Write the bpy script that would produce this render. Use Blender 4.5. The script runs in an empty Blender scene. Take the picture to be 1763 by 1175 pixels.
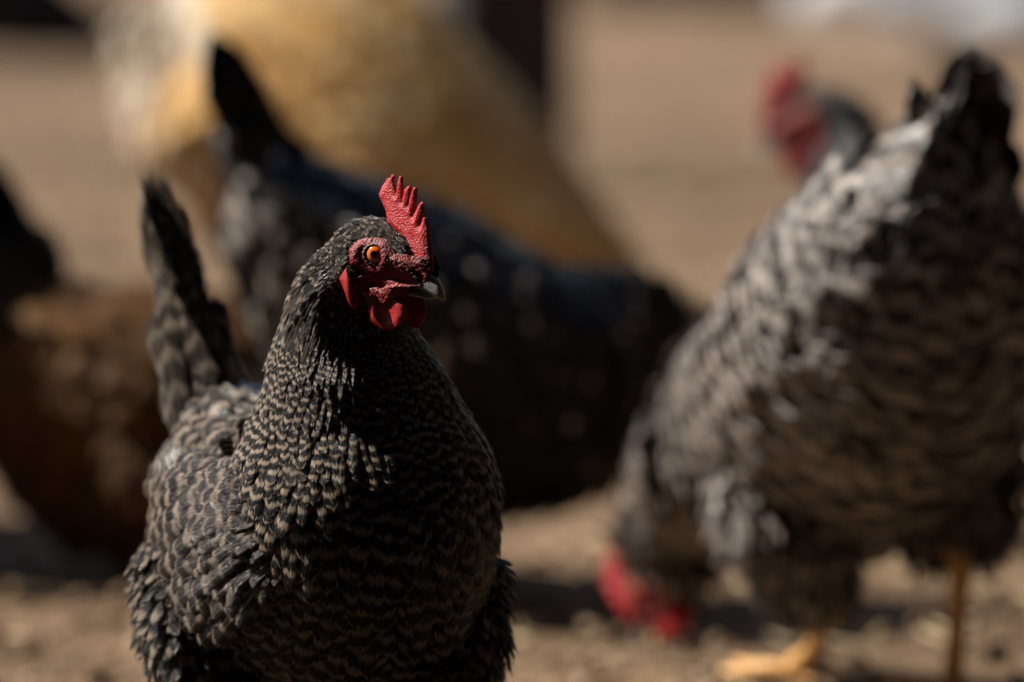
import bpy, bmesh, math
import numpy as np
from mathutils import Vector, Matrix
from mathutils.bvhtree import BVHTree

# ------------------------------------------------------------------ camera, sky, sun, exposure
sc = bpy.context.scene
COL = sc.collection
FPX, PITCH, CAMH = 8400.0, math.radians(5.52), 0.60
cam_d = bpy.data.cameras.new('camera'); cam = bpy.data.objects.new('camera', cam_d); COL.objects.link(cam)
cam.location = (0, 0, CAMH); cam.rotation_euler = (math.pi/2 - PITCH, 0, 0)
cam_d.sensor_width = 36.0; cam_d.lens = FPX/1763*36; cam_d.clip_end = 2000; cam_d.clip_start = 0.05
cam_d.dof.use_dof = True; cam_d.dof.focus_distance = 2.735; cam_d.dof.aperture_fstop = 3.3; cam_d.dof.aperture_blades = 0
sc.camera = cam

SUN_AZ_BEHIND, SUN_EL = math.radians(15), math.radians(42)      # from the left, a little behind the hens
sun_dir = Vector((-math.cos(SUN_EL)*math.cos(SUN_AZ_BEHIND), math.cos(SUN_EL)*math.sin(SUN_AZ_BEHIND), math.sin(SUN_EL)))
w = bpy.data.worlds.new('World'); sc.world = w; w.use_nodes = True
wn = w.node_tree.nodes; wn.clear()
sky = wn.new('ShaderNodeTexSky'); sky.sky_type = 'NISHITA'; sky.sun_disc = False
sky.sun_elevation = SUN_EL; sky.sun_rotation = math.atan2(sun_dir.x, sun_dir.y)
bg = wn.new('ShaderNodeBackground'); bg.inputs['Strength'].default_value = 0.05
wo = wn.new('ShaderNodeOutputWorld')
w.node_tree.links.new(sky.outputs[0], bg.inputs[0]); w.node_tree.links.new(bg.outputs[0], wo.inputs[0])
sl = bpy.data.lights.new('sun', 'SUN'); sl.energy = 5.0; sl.angle = math.radians(0.53); sl.color = (1.0, 0.93, 0.84)
so = bpy.data.objects.new('sun', sl); COL.objects.link(so); so.rotation_euler = sun_dir.to_track_quat('Z', 'Y').to_euler()
sc.view_settings.view_transform = 'Standard'; sc.view_settings.look = 'None'
sc.view_settings.exposure = 1.0; sc.view_settings.gamma = 1.0; sc.view_settings.use_curve_mapping = False
sc.cycles.use_denoising = True
sc.cycles.max_bounces = 6; sc.cycles.transparent_max_bounces = 12

def S_at(d): return FPX/d
def px_to_world(px, py, depth):
    f = Vector((0, math.cos(PITCH), -math.sin(PITCH))); u = Vector((0, math.sin(PITCH), math.cos(PITCH)))
    return Vector((0, 0, CAMH)) + f*depth + Vector((1, 0, 0))*((px-881.5)/FPX*depth) + u*((587.5-py)/FPX*depth)
def px_to_ground(px, py):
    o = Vector((0, 0, CAMH)); d = px_to_world(px, py, 1.0)-o
    return o + d*(-o.z/d.z)

# ------------------------------------------------------------------ materials
class N:
    def __init__(s, name):
        s.m = bpy.data.materials.new(name); s.m.use_nodes = True
        s.t = s.m.node_tree; s.n = s.t.nodes; s.n.clear()
        s.out = s.n.new('ShaderNodeOutputMaterial'); s.b = s.n.new('ShaderNodeBsdfPrincipled')
        s.t.links.new(s.b.outputs[0], s.out.inputs[0])
    def link(s, a, b): s.t.links.new(a, b)
    def setin(s, sock, v):
        if hasattr(v, 'is_output'): s.link(v, sock)
        else: sock.default_value = v
    def math(s, op, a, b=0.0, c=None, clamp=False):
        n = s.n.new('ShaderNodeMath'); n.operation = op; n.use_clamp = clamp
        s.setin(n.inputs[0], a); s.setin(n.inputs[1], b)
        if c is not None: s.setin(n.inputs[2], c)
        return n.outputs[0]
    def smooth(s, x, lo, hi):
        n = s.n.new('ShaderNodeMapRange'); n.interpolation_type = 'SMOOTHSTEP'; n.clamp = True
        s.setin(n.inputs[0], x); s.setin(n.inputs[1], lo); s.setin(n.inputs[2], hi); n.inputs[3].default_value = 0; n.inputs[4].default_value = 1
        return n.outputs[0]
    def mix(s, f, a, b):
        n = s.n.new('ShaderNodeMix'); n.data_type = 'RGBA'
        s.setin(n.inputs[0], f); s.setin(n.inputs[6], a if hasattr(a, 'is_output') else (*a, 1)); s.setin(n.inputs[7], b if hasattr(b, 'is_output') else (*b, 1))
        return n.outputs[2]
    def comb(s, x, y, z):
        n = s.n.new('ShaderNodeCombineXYZ')
        for i, v in enumerate((x, y, z)): s.setin(n.inputs[i], v)
        return n.outputs[0]
    def noise(s, vec, scale, detail=2.0, rough=0.5):
        n = s.n.new('ShaderNodeTexNoise'); s.link(vec, n.inputs['Vector']) if vec is not None else None
        n.inputs['Scale'].default_value = scale; n.inputs['Detail'].default_value = detail; n.inputs['Roughness'].default_value = rough
        return n.outputs['Fac']
    def obj(s): return s.n.new('ShaderNodeTexCoord').outputs['Object']
    def pos(s): return s.n.new('ShaderNodeNewGeometry').outputs['Position']
    def bump(s, h, strength, dist):
        n = s.n.new('ShaderNodeBump'); n.inputs['Strength'].default_value = strength; n.inputs['Distance'].default_value = dist
        s.link(h, n.inputs['Height']); s.link(n.outputs[0], s.b.inputs['Normal'])
    def bsdf(s, color=None, rough=None, spec=None, **k):
        if color is not None: s.setin(s.b.inputs['Base Color'], color if hasattr(color, 'is_output') else (*color, 1))
        if rough is not None: s.setin(s.b.inputs['Roughness'], rough)
        if spec is not None: s.b.inputs['Specular IOR Level'].default_value = spec
        for kk, v in k.items(): s.setin(s.b.inputs[kk.replace('_', ' ')], v)
        return s.m

def mix1(n, a, b, f): return n.math('ADD', n.math('MULTIPLY', a, n.math('SUBTRACT', 1.0, f)), n.math('MULTIPLY', b, f))

def feather_mat(name, dark, pale, mode, rough=0.42, spec=0.45, fray=True, band=(-0.05, 0.85)):
    n = N(name)
    uv = n.n.new('ShaderNodeUVMap'); uv.uv_map = 'UVMap'
    sep = n.n.new('ShaderNodeSeparateXYZ'); n.link(uv.outputs[0], sep.inputs[0])
    x = n.math('MULTIPLY_ADD', sep.outputs[0], 2.0, -1.0); ax = n.math('ABSOLUTE', x); v = sep.outputs[1]
    at = n.n.new('ShaderNodeAttribute'); at.attribute_name = 'fd'; at.attribute_type = 'GEOMETRY'
    ac = n.n.new('ShaderNodeSeparateColor'); n.link(at.outputs['Color'], ac.inputs[0])
    rnd, bars, tone, ph = ac.outputs[0], n.math('MULTIPLY', ac.outputs[1], 10.0), ac.outputs[2], at.outputs['Alpha']
    sid = n.math('MULTIPLY', rnd, 91.0)
    side = n.math('MULTIPLY', n.math('GREATER_THAN', x, 0.0), 7.3)
    barb = n.comb(n.math('MULTIPLY', n.math('SUBTRACT', ax, n.math('MULTIPLY', v, 0.55)), 24.0),
                  n.math('MULTIPLY', v, 2.2), n.math('ADD', sid, side))
    st = n.noise(barb, 1.0, 2.0, 0.6)
    st = n.smooth(st, 0.30, 0.70)
    clump = n.noise(n.comb(n.math('MULTIPLY', ax, 3.2), n.math('MULTIPLY', v, 1.5), sid), 1.0, 1.0)
    rach = n.smooth(ax, 0.07, 0.02)
    if mode == 'barred':
        vb = n.math('ADD', v, n.math('MULTIPLY', n.math('MULTIPLY', ax, ax), 0.10))
        vb = n.math('ADD', vb, n.math('MULTIPLY', n.math('SUBTRACT', st, 0.5), 0.07))
        vb = n.math('ADD', vb, n.math('MULTIPLY', n.math('SUBTRACT', clump, 0.5), 0.12))
        s = n.math('SINE', n.math('MULTIPLY', n.math('ADD', n.math('MULTIPLY', vb, bars), ph), 6.2832))
        f = n.smooth(s, *band)
        f = n.math('MULTIPLY', f, n.math('MULTIPLY_ADD', st, 0.6, 0.4))
        f = n.math('ADD', n.math('MULTIPLY', f, tone), n.math('MULTIPLY', n.math('MULTIPLY', n.math('SUBTRACT', 1.0, tone), 0.11), n.math('MULTIPLY_ADD', st, 0.7, 0.5)))
        f = n.math('ADD', f, n.math('MULTIPLY', rach, 0.15), clamp=True)
    elif mode == 'speckled':
        tip = n.math('MULTIPLY', n.smooth(n.math('ADD', v, n.math('MULTIPLY', st, 0.12)), 0.80, 0.92), n.smooth(ax, 0.75, 0.4))
        f = n.math('MULTIPLY', tip, n.math('GREATER_THAN', rnd, n.math('SUBTRACT', 1.0, tone)))
        f = n.math('MULTIPLY', f, n.math('MULTIPLY_ADD', st, 0.4, 0.6))
    else:                                    # solid plumage that pales towards the feather's edge
        f = n.math('ADD', n.math('MULTIPLY', n.smooth(v, 0.55, 1.0), 0.45), n.math('MULTIPLY', st, 0.35))
        f = n.math('MULTIPLY', n.math('ADD', f, n.math('MULTIPLY', n.math('SUBTRACT', rnd, 0.5), 0.4)), tone, clamp=True)
    col = n.mix(f, dark, pale)
    n.bsdf(col, n.math('SUBTRACT', n.math('MULTIPLY_ADD', st, 0.2, rough-0.1), n.math('MULTIPLY', n.smooth(rnd, .55, .8), 0.09)), spec)
    n.bump(n.math('ADD', st, n.math('MULTIPLY', rach, 0.6)), 0.55, 0.0006)
    if fray:
        edge = n.math('MAXIMUM', n.smooth(ax, 0.50, 1.0), n.smooth(v, 0.76, 1.0))
        n.link(n.math('GREATER_THAN', n.math('ADD', st, 0.12), edge), n.b.inputs['Alpha'])
    return n.m

def skin_mat(name, c1, c2, scale=900, bump=0.7, rough=0.38, dist=0.0008, flake=0.0):
    n = N(name); p = n.obj()
    a = n.noise(p, scale*.8, 3.0, 0.65); b = n.noise(p, 130, 3.0, .6); big = n.noise(p, 45, 2.0)
    vo = n.n.new('ShaderNodeTexVoronoi'); vo.inputs['Scale'].default_value = scale*.75; vo.inputs['Randomness'].default_value = 1.0
    vv = n.n.new('ShaderNodeVectorMath'); vv.operation = 'ADD'; n.link(p, vv.inputs[0])
    nv = n.n.new('ShaderNodeTexNoise'); n.link(p, nv.inputs['Vector']); nv.inputs['Scale'].default_value = 300
    sc_ = n.n.new('ShaderNodeVectorMath'); sc_.operation = 'SCALE'; n.link(nv.outputs['Color'], sc_.inputs[0]); sc_.inputs['Scale'].default_value = .0016
    n.link(sc_.outputs[0], vv.inputs[1]); n.link(vv.outputs[0], vo.inputs['Vector'])
    h = n.math('SUBTRACT', 1.0, n.math('MULTIPLY', vo.outputs['Distance'], 1.3))
    f = n.math('ADD', n.math('MULTIPLY', h, 0.30), n.math('MULTIPLY', n.math('SUBTRACT', b, 0.32), 1.1), clamp=True)
    col = n.mix(f, c1, c2)
    col = n.mix(n.math('MULTIPLY', n.smooth(big, .52, .68), .45), col, (c1[0]*.6, c1[1]*.8, c1[2]*.9))
    if flake: col = n.mix(n.math('MULTIPLY', n.math('MULTIPLY', n.smooth(a, .56, .70), n.smooth(b, .45, .62)), flake), col, (.62, .34, .30))
    n.bump(n.math('ADD', n.math('MULTIPLY', h, n.math('MULTIPLY_ADD', b, 1.0, .2)), n.math('MULTIPLY', a, 0.8)), bump, dist)
    return n.bsdf(col, n.math('MULTIPLY_ADD', b, .3, rough-.12), 0.34, Subsurface_Weight=0.10, Subsurface_Radius=(0.004, 0.0012, 0.0008), Subsurface_Scale=0.5)

def plain(name, c1, c2, scale, rough=0.7, spec=0.3, bump=0.3, dist=0.002):
    n = N(name); p = n.obj(); a = n.noise(p, scale, 4.0, 0.6)
    n.bump(a, bump, dist)
    return n.bsdf(n.mix(n.smooth(a, 0.3, 0.7), c1, c2), rough, spec)

M = {}
M['barred'] = feather_mat('barred_feather', (0.0045, 0.0042, 0.0042), (0.35, 0.275, 0.21), 'barred', 0.28, 0.17)
M['barred_pale'] = feather_mat('barred_feather_pale', (0.012, 0.011, 0.011), (0.52, 0.45, 0.40), 'barred', 0.30, 0.30, fray=False, band=(-0.55, 0.6))
M['speckled'] = feather_mat('speckled_feather', (0.008, 0.007, 0.007), (0.55, 0.50, 0.45), 'speckled', 0.28, 0.30, fray=False)
M['black'] = feather_mat('black_feather', (0.006, 0.006, 0.007), (0.035, 0.035, 0.038), 'solid', 0.30, 0.45, fray=False)
M['buff'] = feather_mat('buff_feather', (0.58, 0.30, 0.07), (0.88, 0.66, 0.34), 'solid', 0.5, 0.3, fray=False)
M['cream'] = feather_mat('cream_feather', (0.62, 0.52, 0.38), (0.80, 0.74, 0.62), 'solid', 0.6, 0.3, fray=False)
M['brown'] = feather_mat('brown_feather', (0.050, 0.022, 0.006), (0.12, 0.055, 0.014), 'solid', 0.6, 0.08, fray=False)
M['down_dark'] = plain('dark_down', (0.008, 0.007, 0.007), (0.022, 0.019, 0.017), 300, 0.9, 0.04)
M['down_buff'] = plain('buff_down', (0.36, 0.2, 0.06), (0.5, 0.3, 0.1), 300, 0.8, 0.2)
M['down_brown'] = plain('brown_down', (0.05, 0.018, 0.006), (0.08, 0.028, 0.01), 300, 0.8, 0.2)
M['comb'] = skin_mat('comb_skin', (0.28, 0.004, 0.008), (0.60, 0.028, 0.034), 1200, 0.62, 0.42, 0.0009, .35)
M['face'] = skin_mat('face_skin', (0.13, 0.004, 0.005), (0.38, 0.022, 0.022), 1200, 0.6, 0.42, 0.0009, .15)
M['wattle'] = skin_mat('wattle_skin', (0.26, 0.006, 0.008), (0.42, 0.022, 0.022), 1300, 0.35, 0.42, 0.0005)

def beak_mat():
    n = N('beak_horn'); p = n.obj(); s = n.n.new('ShaderNodeSeparateXYZ'); n.link(p, s.inputs[0])
    a = n.noise(n.comb(n.math('MULTIPLY', s.outputs[0], 60.0), n.math('MULTIPLY', s.outputs[1], 900.0), n.math('MULTIPLY', s.outputs[2], 500.0)), 1.0, 3.0)
    tip = n.smooth(n.math('ADD', s.outputs[0], n.math('MULTIPLY', a, 0.004)), 0.0365, 0.0435)
    low = n.smooth(n.math('ADD', s.outputs[2], n.math('MULTIPLY', a, 0.003)), -0.0160, -0.0205)
    f = n.math('MAXIMUM', n.math('MULTIPLY', tip, 0.8), n.math('MULTIPLY', low, 0.85))
    n.bump(a, 0.2, 0.0004)
    return n.bsdf(n.mix(f, n.mix(a, (0.07, 0.074, 0.083), (0.28, 0.285, 0.30)), (0.62, 0.54, 0.43)), 0.22, 0.5)
M['beak'] = beak_mat()
def eye_mat():
    n = N('eye_iris'); p = n.obj(); s = n.n.new('ShaderNodeSeparateXYZ'); n.link(p, s.inputs[0])
    r = n.math('SQRT', n.math('ADD', n.math('POWER', n.math('ABSOLUTE', s.outputs[0]), 2.0), n.math('POWER', n.math('ABSOLUTE', s.outputs[1]), 2.0)))
    a = n.noise(p, 900, 2.0)
    iris = n.mix(n.smooth(r, 0.0021, 0.0042), (0.58, 0.085, 0.008), (0.70, 0.10, 0.008))
    iris = n.mix(n.math('MULTIPLY', a, 0.4), iris, (0.85, 0.24, 0.03))
    c = n.mix(n.smooth(r, 0.0040, 0.0046), iris, (0.05, 0.012, 0.006))
    c = n.mix(n.smooth(r, 0.00215, 0.00195), c, (0.002, 0.002, 0.002))
    return n.bsdf(c, 0.06, 0.5, Coat_Weight=0.6, Coat_Roughness=0.03)
M['eye'] = eye_mat()
M['lid'] = skin_mat('eyelid_skin', (0.05, 0.015, 0.012), (0.42, 0.24, 0.18), 1500, 0.6, 0.35, 0.0006)
M['leg'] = plain('leg_scales', (0.55, 0.28, 0.08), (0.70, 0.42, 0.17), 160, 0.45, 0.45, 0.6, 0.002)
M['leg_dark'] = plain('leg_scales_grey', (0.10, 0.09, 0.08), (0.22, 0.19, 0.15), 160, 0.45, 0.4, 0.6, 0.002)
M['claw'] = plain('claw_horn', (0.12, 0.09, 0.06), (0.25, 0.19, 0.13), 200, 0.4)
M['cere'] = plain('cere_skin', (0.30, 0.26, 0.23), (0.50, 0.46, 0.42), 400, 0.4, 0.4)
M['nostril'] = plain('nostril_dark', (0.006, 0.004, 0.004), (0.014, 0.008, 0.008), 400, 0.6)

# ------------------------------------------------------------------ object helpers
def link(o, parent=None):
    COL.objects.link(o)
    if parent is not None: o.parent = parent
    return o
def mesh_np(name, V, F, mat, parent=None, smooth=True, kind=None):
    """V (n,3), F list of tuples or (m,4)/(m,3) int array"""
    me = bpy.data.meshes.new(name)
    if isinstance(F, np.ndarray):
        m, k = F.shape
        me.vertices.add(len(V)); me.vertices.foreach_set('co', np.ascontiguousarray(V, dtype=np.float32).ravel())
        me.loops.add(m*k); me.loops.foreach_set('vertex_index', np.ascontiguousarray(F, dtype=np.int32).ravel())
        me.polygons.add(m); me.polygons.foreach_set('loop_start', np.arange(0, m*k, k, dtype=np.int32))
        me.update(calc_edges=True)
    else:
        me.from_pydata([tuple(v) for v in V], [], F)
    if smooth: me.polygons.foreach_set('use_smooth', np.ones(len(me.polygons), dtype=bool))
    me.materials.append(mat); me.update()
    o = bpy.data.objects.new(name, me); link(o, parent)
    if kind: o['kind'] = kind
    return o
def remesh(o, voxel, smooth_it=4):
    """voxel-remesh and soften an object's mesh in place"""
    r = o.modifiers.new('r', 'REMESH'); r.mode = 'VOXEL'; r.voxel_size = voxel; r.use_smooth_shade = True
    s = o.modifiers.new('s', 'SMOOTH'); s.factor = 0.5; s.iterations = smooth_it
    dg = bpy.context.evaluated_depsgraph_get(); me = bpy.data.meshes.new_from_object(o.evaluated_get(dg))
    mats = list(o.data.materials); old = o.data; o.modifiers.clear(); me.name = old.name
    me.materials.clear()
    for m_ in mats: me.materials.append(m_)
    o.data = me; bpy.data.meshes.remove(old)
    me.polygons.foreach_set('use_smooth', np.ones(len(me.polygons), dtype=bool))
def thing(name, label, cat, loc=(0, 0, 0), rz=0.0, group=None):
    o = bpy.data.objects.new(name, None); COL.objects.link(o); o.location = loc; o.rotation_euler = (0, 0, rz)
    o.empty_display_size = 0.05
    o['label'] = label; o['category'] = cat
    if group: o['group'] = group
    return o
def plate(name, poly, thick, mat, parent, voxel=0.0006, it=3, xf=None, round_=.0035):
    """closed outline in (x,z) given a thickness along y, rounded by remeshing; xf maps (x,y,z)->(x,y,z); thick may be f(x,z)"""
    from mathutils.geometry import tessellate_polygon
    n = len(poly); tri = tessellate_polygon([[Vector((p[0], p[1], 0)) for p in poly]])
    th = [thick(*p) if callable(thick) else thick for p in poly]
    V = [(p[0], t/2, p[1]) for p, t in zip(poly, th)] + [(p[0], -t/2, p[1]) for p, t in zip(poly, th)]
    F = [tuple(t) for t in tri] + [tuple(i+n for i in t[::-1]) for t in tri] + [(i, (i+1) % n, (i+1) % n+n, i+n) for i in range(n)]
    o = mesh_np(name, V, F, mat, parent)
    bm = bmesh.new(); bm.from_mesh(o.data); bmesh.ops.recalc_face_normals(bm, faces=bm.faces); bm.to_mesh(o.data); bm.free()
    remesh(o, voxel, it)
    if True:
        co = np.empty(len(o.data.vertices)*3, np.float32); o.data.vertices.foreach_get('co', co); co = co.reshape(-1, 3)
        dd = poly_dist(co[:, 0], co[:, 2], poly); co[:, 1] *= .30+.70*np.clip(dd/round_, 0, 1)**.6
        if xf: co = xf(co)
        o.data.vertices.foreach_set('co', np.ascontiguousarray(co, np.float32).ravel()); o.data.update()
    return o
def tube_np(pts, rad, n=10):
    """tapered tube through pts; returns V,F"""
    pts = [Vector(p) for p in pts]; V, F = [], []
    for i, p in enumerate(pts):
        t = (pts[min(i+1, len(pts)-1)]-pts[max(i-1, 0)]).normalized()
        a = t.cross(Vector((0.31, 0.95, 0.05))).normalized(); b = t.cross(a)
        for k in range(n):
            q = 2*math.pi*k/n; V.append(p+(a*math.cos(q)+b*math.sin(q))*rad[i])
    for i in range(len(pts)-1):
        for k in range(n): F.append((i*n+k, i*n+(k+1) % n, (i+1)*n+(k+1) % n, (i+1)*n+k))
    F.append(tuple(range(n-1, -1, -1))); F.append(tuple((len(pts)-1)*n+k for k in range(n)))
    return V, F
def nrm(a): return a/np.maximum(np.linalg.norm(a, axis=-1, keepdims=True), 1e-9)

# ------------------------------------------------------------------ feathers
class Coat:
    """collects feathers (root, direction, normal, length, width, data) and turns them into meshes"""
    def __init__(s): s.a = {k: [] for k in 'p d n L W c q g'.split()}
    def add(s, p, d, n, L, W, c, curl=0.12, camber=0.25, tag=0):
        m = len(p); n = nrm(n); d = nrm(d - n*np.sum(d*n, -1, keepdims=True))
        A = s.a; A['p'].append(p); A['d'].append(d); A['n'].append(n); A['L'].append(np.broadcast_to(L, m)); A['W'].append(np.broadcast_to(W, m))
        A['c'].append(c); A['q'].append(np.stack([np.broadcast_to(curl, m), np.broadcast_to(camber, m)], 1)); A['g'].append(np.full(m, tag))
    def done(s):
        s.a = {k: np.concatenate(v) for k, v in s.a.items()}; return s
    def build(s, idx, rows, cols, prof, rng, jag=0.04):
        """vertices (m, rows*cols, 3), quads, uv"""
        a = s.a; p, d, n, L, W, q = (a[k][idx] for k in 'pdnLWq')
        m = len(p); t = np.asarray(rows); u = np.linspace(-1, 1, cols)
        T, U = np.meshgrid(t, u, indexing='ij'); T, U = T.ravel(), U.ravel()
        wp = np.interp(T, prof[0], prof[1])
        X = np.cross(d, n)
        jit = 1+jag*rng.standard_normal((m, len(T)))
        xs = (U*wp)[None]*W[:, None]*0.5*jit
        ys = (T[None] - 0.05*(U**2)[None]*T[None])*L[:, None]
        zs = -q[:, :1]*(T**2)[None]*L[:, None] - q[:, 1:]*((U*wp)**2)[None]*W[:, None]*0.5
        V = p[:, None]+xs[..., None]*X[:, None]+ys[..., None]*d[:, None]+zs[..., None]*n[:, None]
        r = len(t); F = [(i*cols+j, i*cols+j+1, (i+1)*cols+j+1, (i+1)*cols+j) for i in range(r-1) for j in range(cols-1)]
        return V, np.array(F), np.stack([U*0.5+0.5, T], 1)
    def mesh(s, name, idx, rows, cols, prof, mat, parent, rng, kind=None, origin=False):
        V, F, uv = s.build(idx, rows, cols, prof, rng); m, k, _ = V.shape
        FF = (F[None]+(np.arange(m)*k)[:, None, None]).reshape(-1, 4)
        loc = None
        VV = V.reshape(-1, 3)
        if origin: loc = s.a['p'][idx][0]; VV = VV-loc
        o = mesh_np(name, VV, FF, mat, parent, kind=kind)
        me = o.data
        l = me.uv_layers.new(name='UVMap'); UV = np.tile(uv, (m, 1))[FF.ravel()]; l.data.foreach_set('uv', UV.astype(np.float32).ravel())
        c = me.attributes.new('fd', 'FLOAT_COLOR', 'POINT'); c.data.foreach_set('color', np.repeat(s.a['c'][idx], k, 0).astype(np.float32).ravel())
        if loc is not None: o.location = loc
        return o
PROF = np.array([[0, .12, .3, .5, .68, .82, .92, 1.0], [.18, .45, .78, .97, 1.0, .86, .6, .22]])
ROWS7 = [0, .3, .52, .70, .83, .93, 1.0]; ROWS4 = [0, .5, .82, 1.0]
PROF_TAIL = np.array([[0, .1, .3, .6, .85, .94, 1.0], [.15, .4, .75, 1.0, 1.0, .8, .25]])

# ------------------------------------------------------------------ the hen
HEAD = [(.0310, -.0125, .0030, .0035, .0035), (.0235, -.0100, .0072, .0080, .0075), (.0110, -.0040, .0120, .0135, .0160),
        (-.0010, -.0010, .0150, .0185, .0180), (-.0130, -.0020, .0180, .0210, .0200), (-.0250, -.0110, .0225, .0235, .0200)]
FACE = [(-.0145, .0030), (-.0095, .0075), (-.001, .0095), (.0080, .0078), (.0130, .0010), (.0220, -.0010), (.0300, -.0015), (.0345, -.008), (.032, -.0150),
        (.0180, -.0205), (.0080, -.0300), (-.0040, -.0310), (-.0115, -.0240), (-.0120, -.0150), (-.0065, -.0105), (-.0130, -.0050)]
def in_poly(x, y, P):
    r = np.zeros(np.shape(x), bool); j = len(P)-1
    for i in range(len(P)):
        xi, yi = P[i]; xj, yj = P[j]
        r ^= ((yi > y) != (yj > y)) & (x < (xj-xi)*(y-yi)/(yj-yi+1e-12)+xi); j = i
    return r
def poly_dist(x, y, P):
    d = np.full(np.shape(x), 9.0)
    for i in range(len(P)):
        a, b = np.array(P[i-1]), np.array(P[i]); e = b-a
        t = np.clip(((x-a[0])*e[0]+(y-a[1])*e[1])/(e@e), 0, 1)
        d = np.minimum(d, np.hypot(x-a[0]-t*e[0], y-a[1]-t*e[1]))
    return d
def catmull(P, k):
    P = np.asarray(P, float); i = np.clip(np.floor(k).astype(int), 0, len(P)-2); t = (k-i)[:, None]
    g = lambda j: P[np.clip(j, 0, len(P)-1)]
    p0, p1, p2, p3 = g(i-1), g(i), g(i+1), g(i+2)
    return .5*((2*p1)+(-p0+p2)*t+(2*p0-5*p1+4*p2-p3)*t*t+(-p0+3*p1-3*p2+p3)*t**3)

COMB_PX = [(648.5, 338), (653, 324), (663, 310), (667, 311), (672, 304), (676, 307), (673, 317), (678, 339), (683.5, 317.5), (687.7, 308), (692.5, 308), (692, 322.5), (690, 352),
           (696, 331), (704, 326), (710, 325), (709, 333), (702, 359), (710, 338), (715.8, 328.5), (721, 328.5), (719, 345), (710, 377), (722, 358), (728, 353), (731.6, 355), (729.4, 372),
           (723, 393), (730, 379), (733.7, 380.5), (735, 389), (737, 400), (739, 425), (742, 450), (742, 472), (728, 472), (712, 452), (700, 430), (688, 408), (676, 396), (665.6, 386), (662, 366), (655, 351)]
COMB = [((x-668)/2230, (437-y)/3000+.064*(x-668)/2230) for x, y in COMB_PX]
WATTLE = [(.0190, -.0190), (.0165, -.0225), (.0195, -.0280), (.0205, -.0340), (.0170, -.0395), (.0100, -.0425), (.0030, -.0425), (-.0040, -.0385), (-.0068, -.0320), (-.0060, -.0240), (-.0020, -.0185), (.008, -.016)]
LOBE = [(x_+.0055, z_-.001) for x_, z_ in [(-.0215, -.0090), (-.0185, -.0065), (-.0160, -.0110), (-.0125, -.0180), (-.0105, -.0250), (-.0125, -.0300), (-.0165, -.0255), (-.0210, -.0190), (-.0235, -.0130)]]

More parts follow.
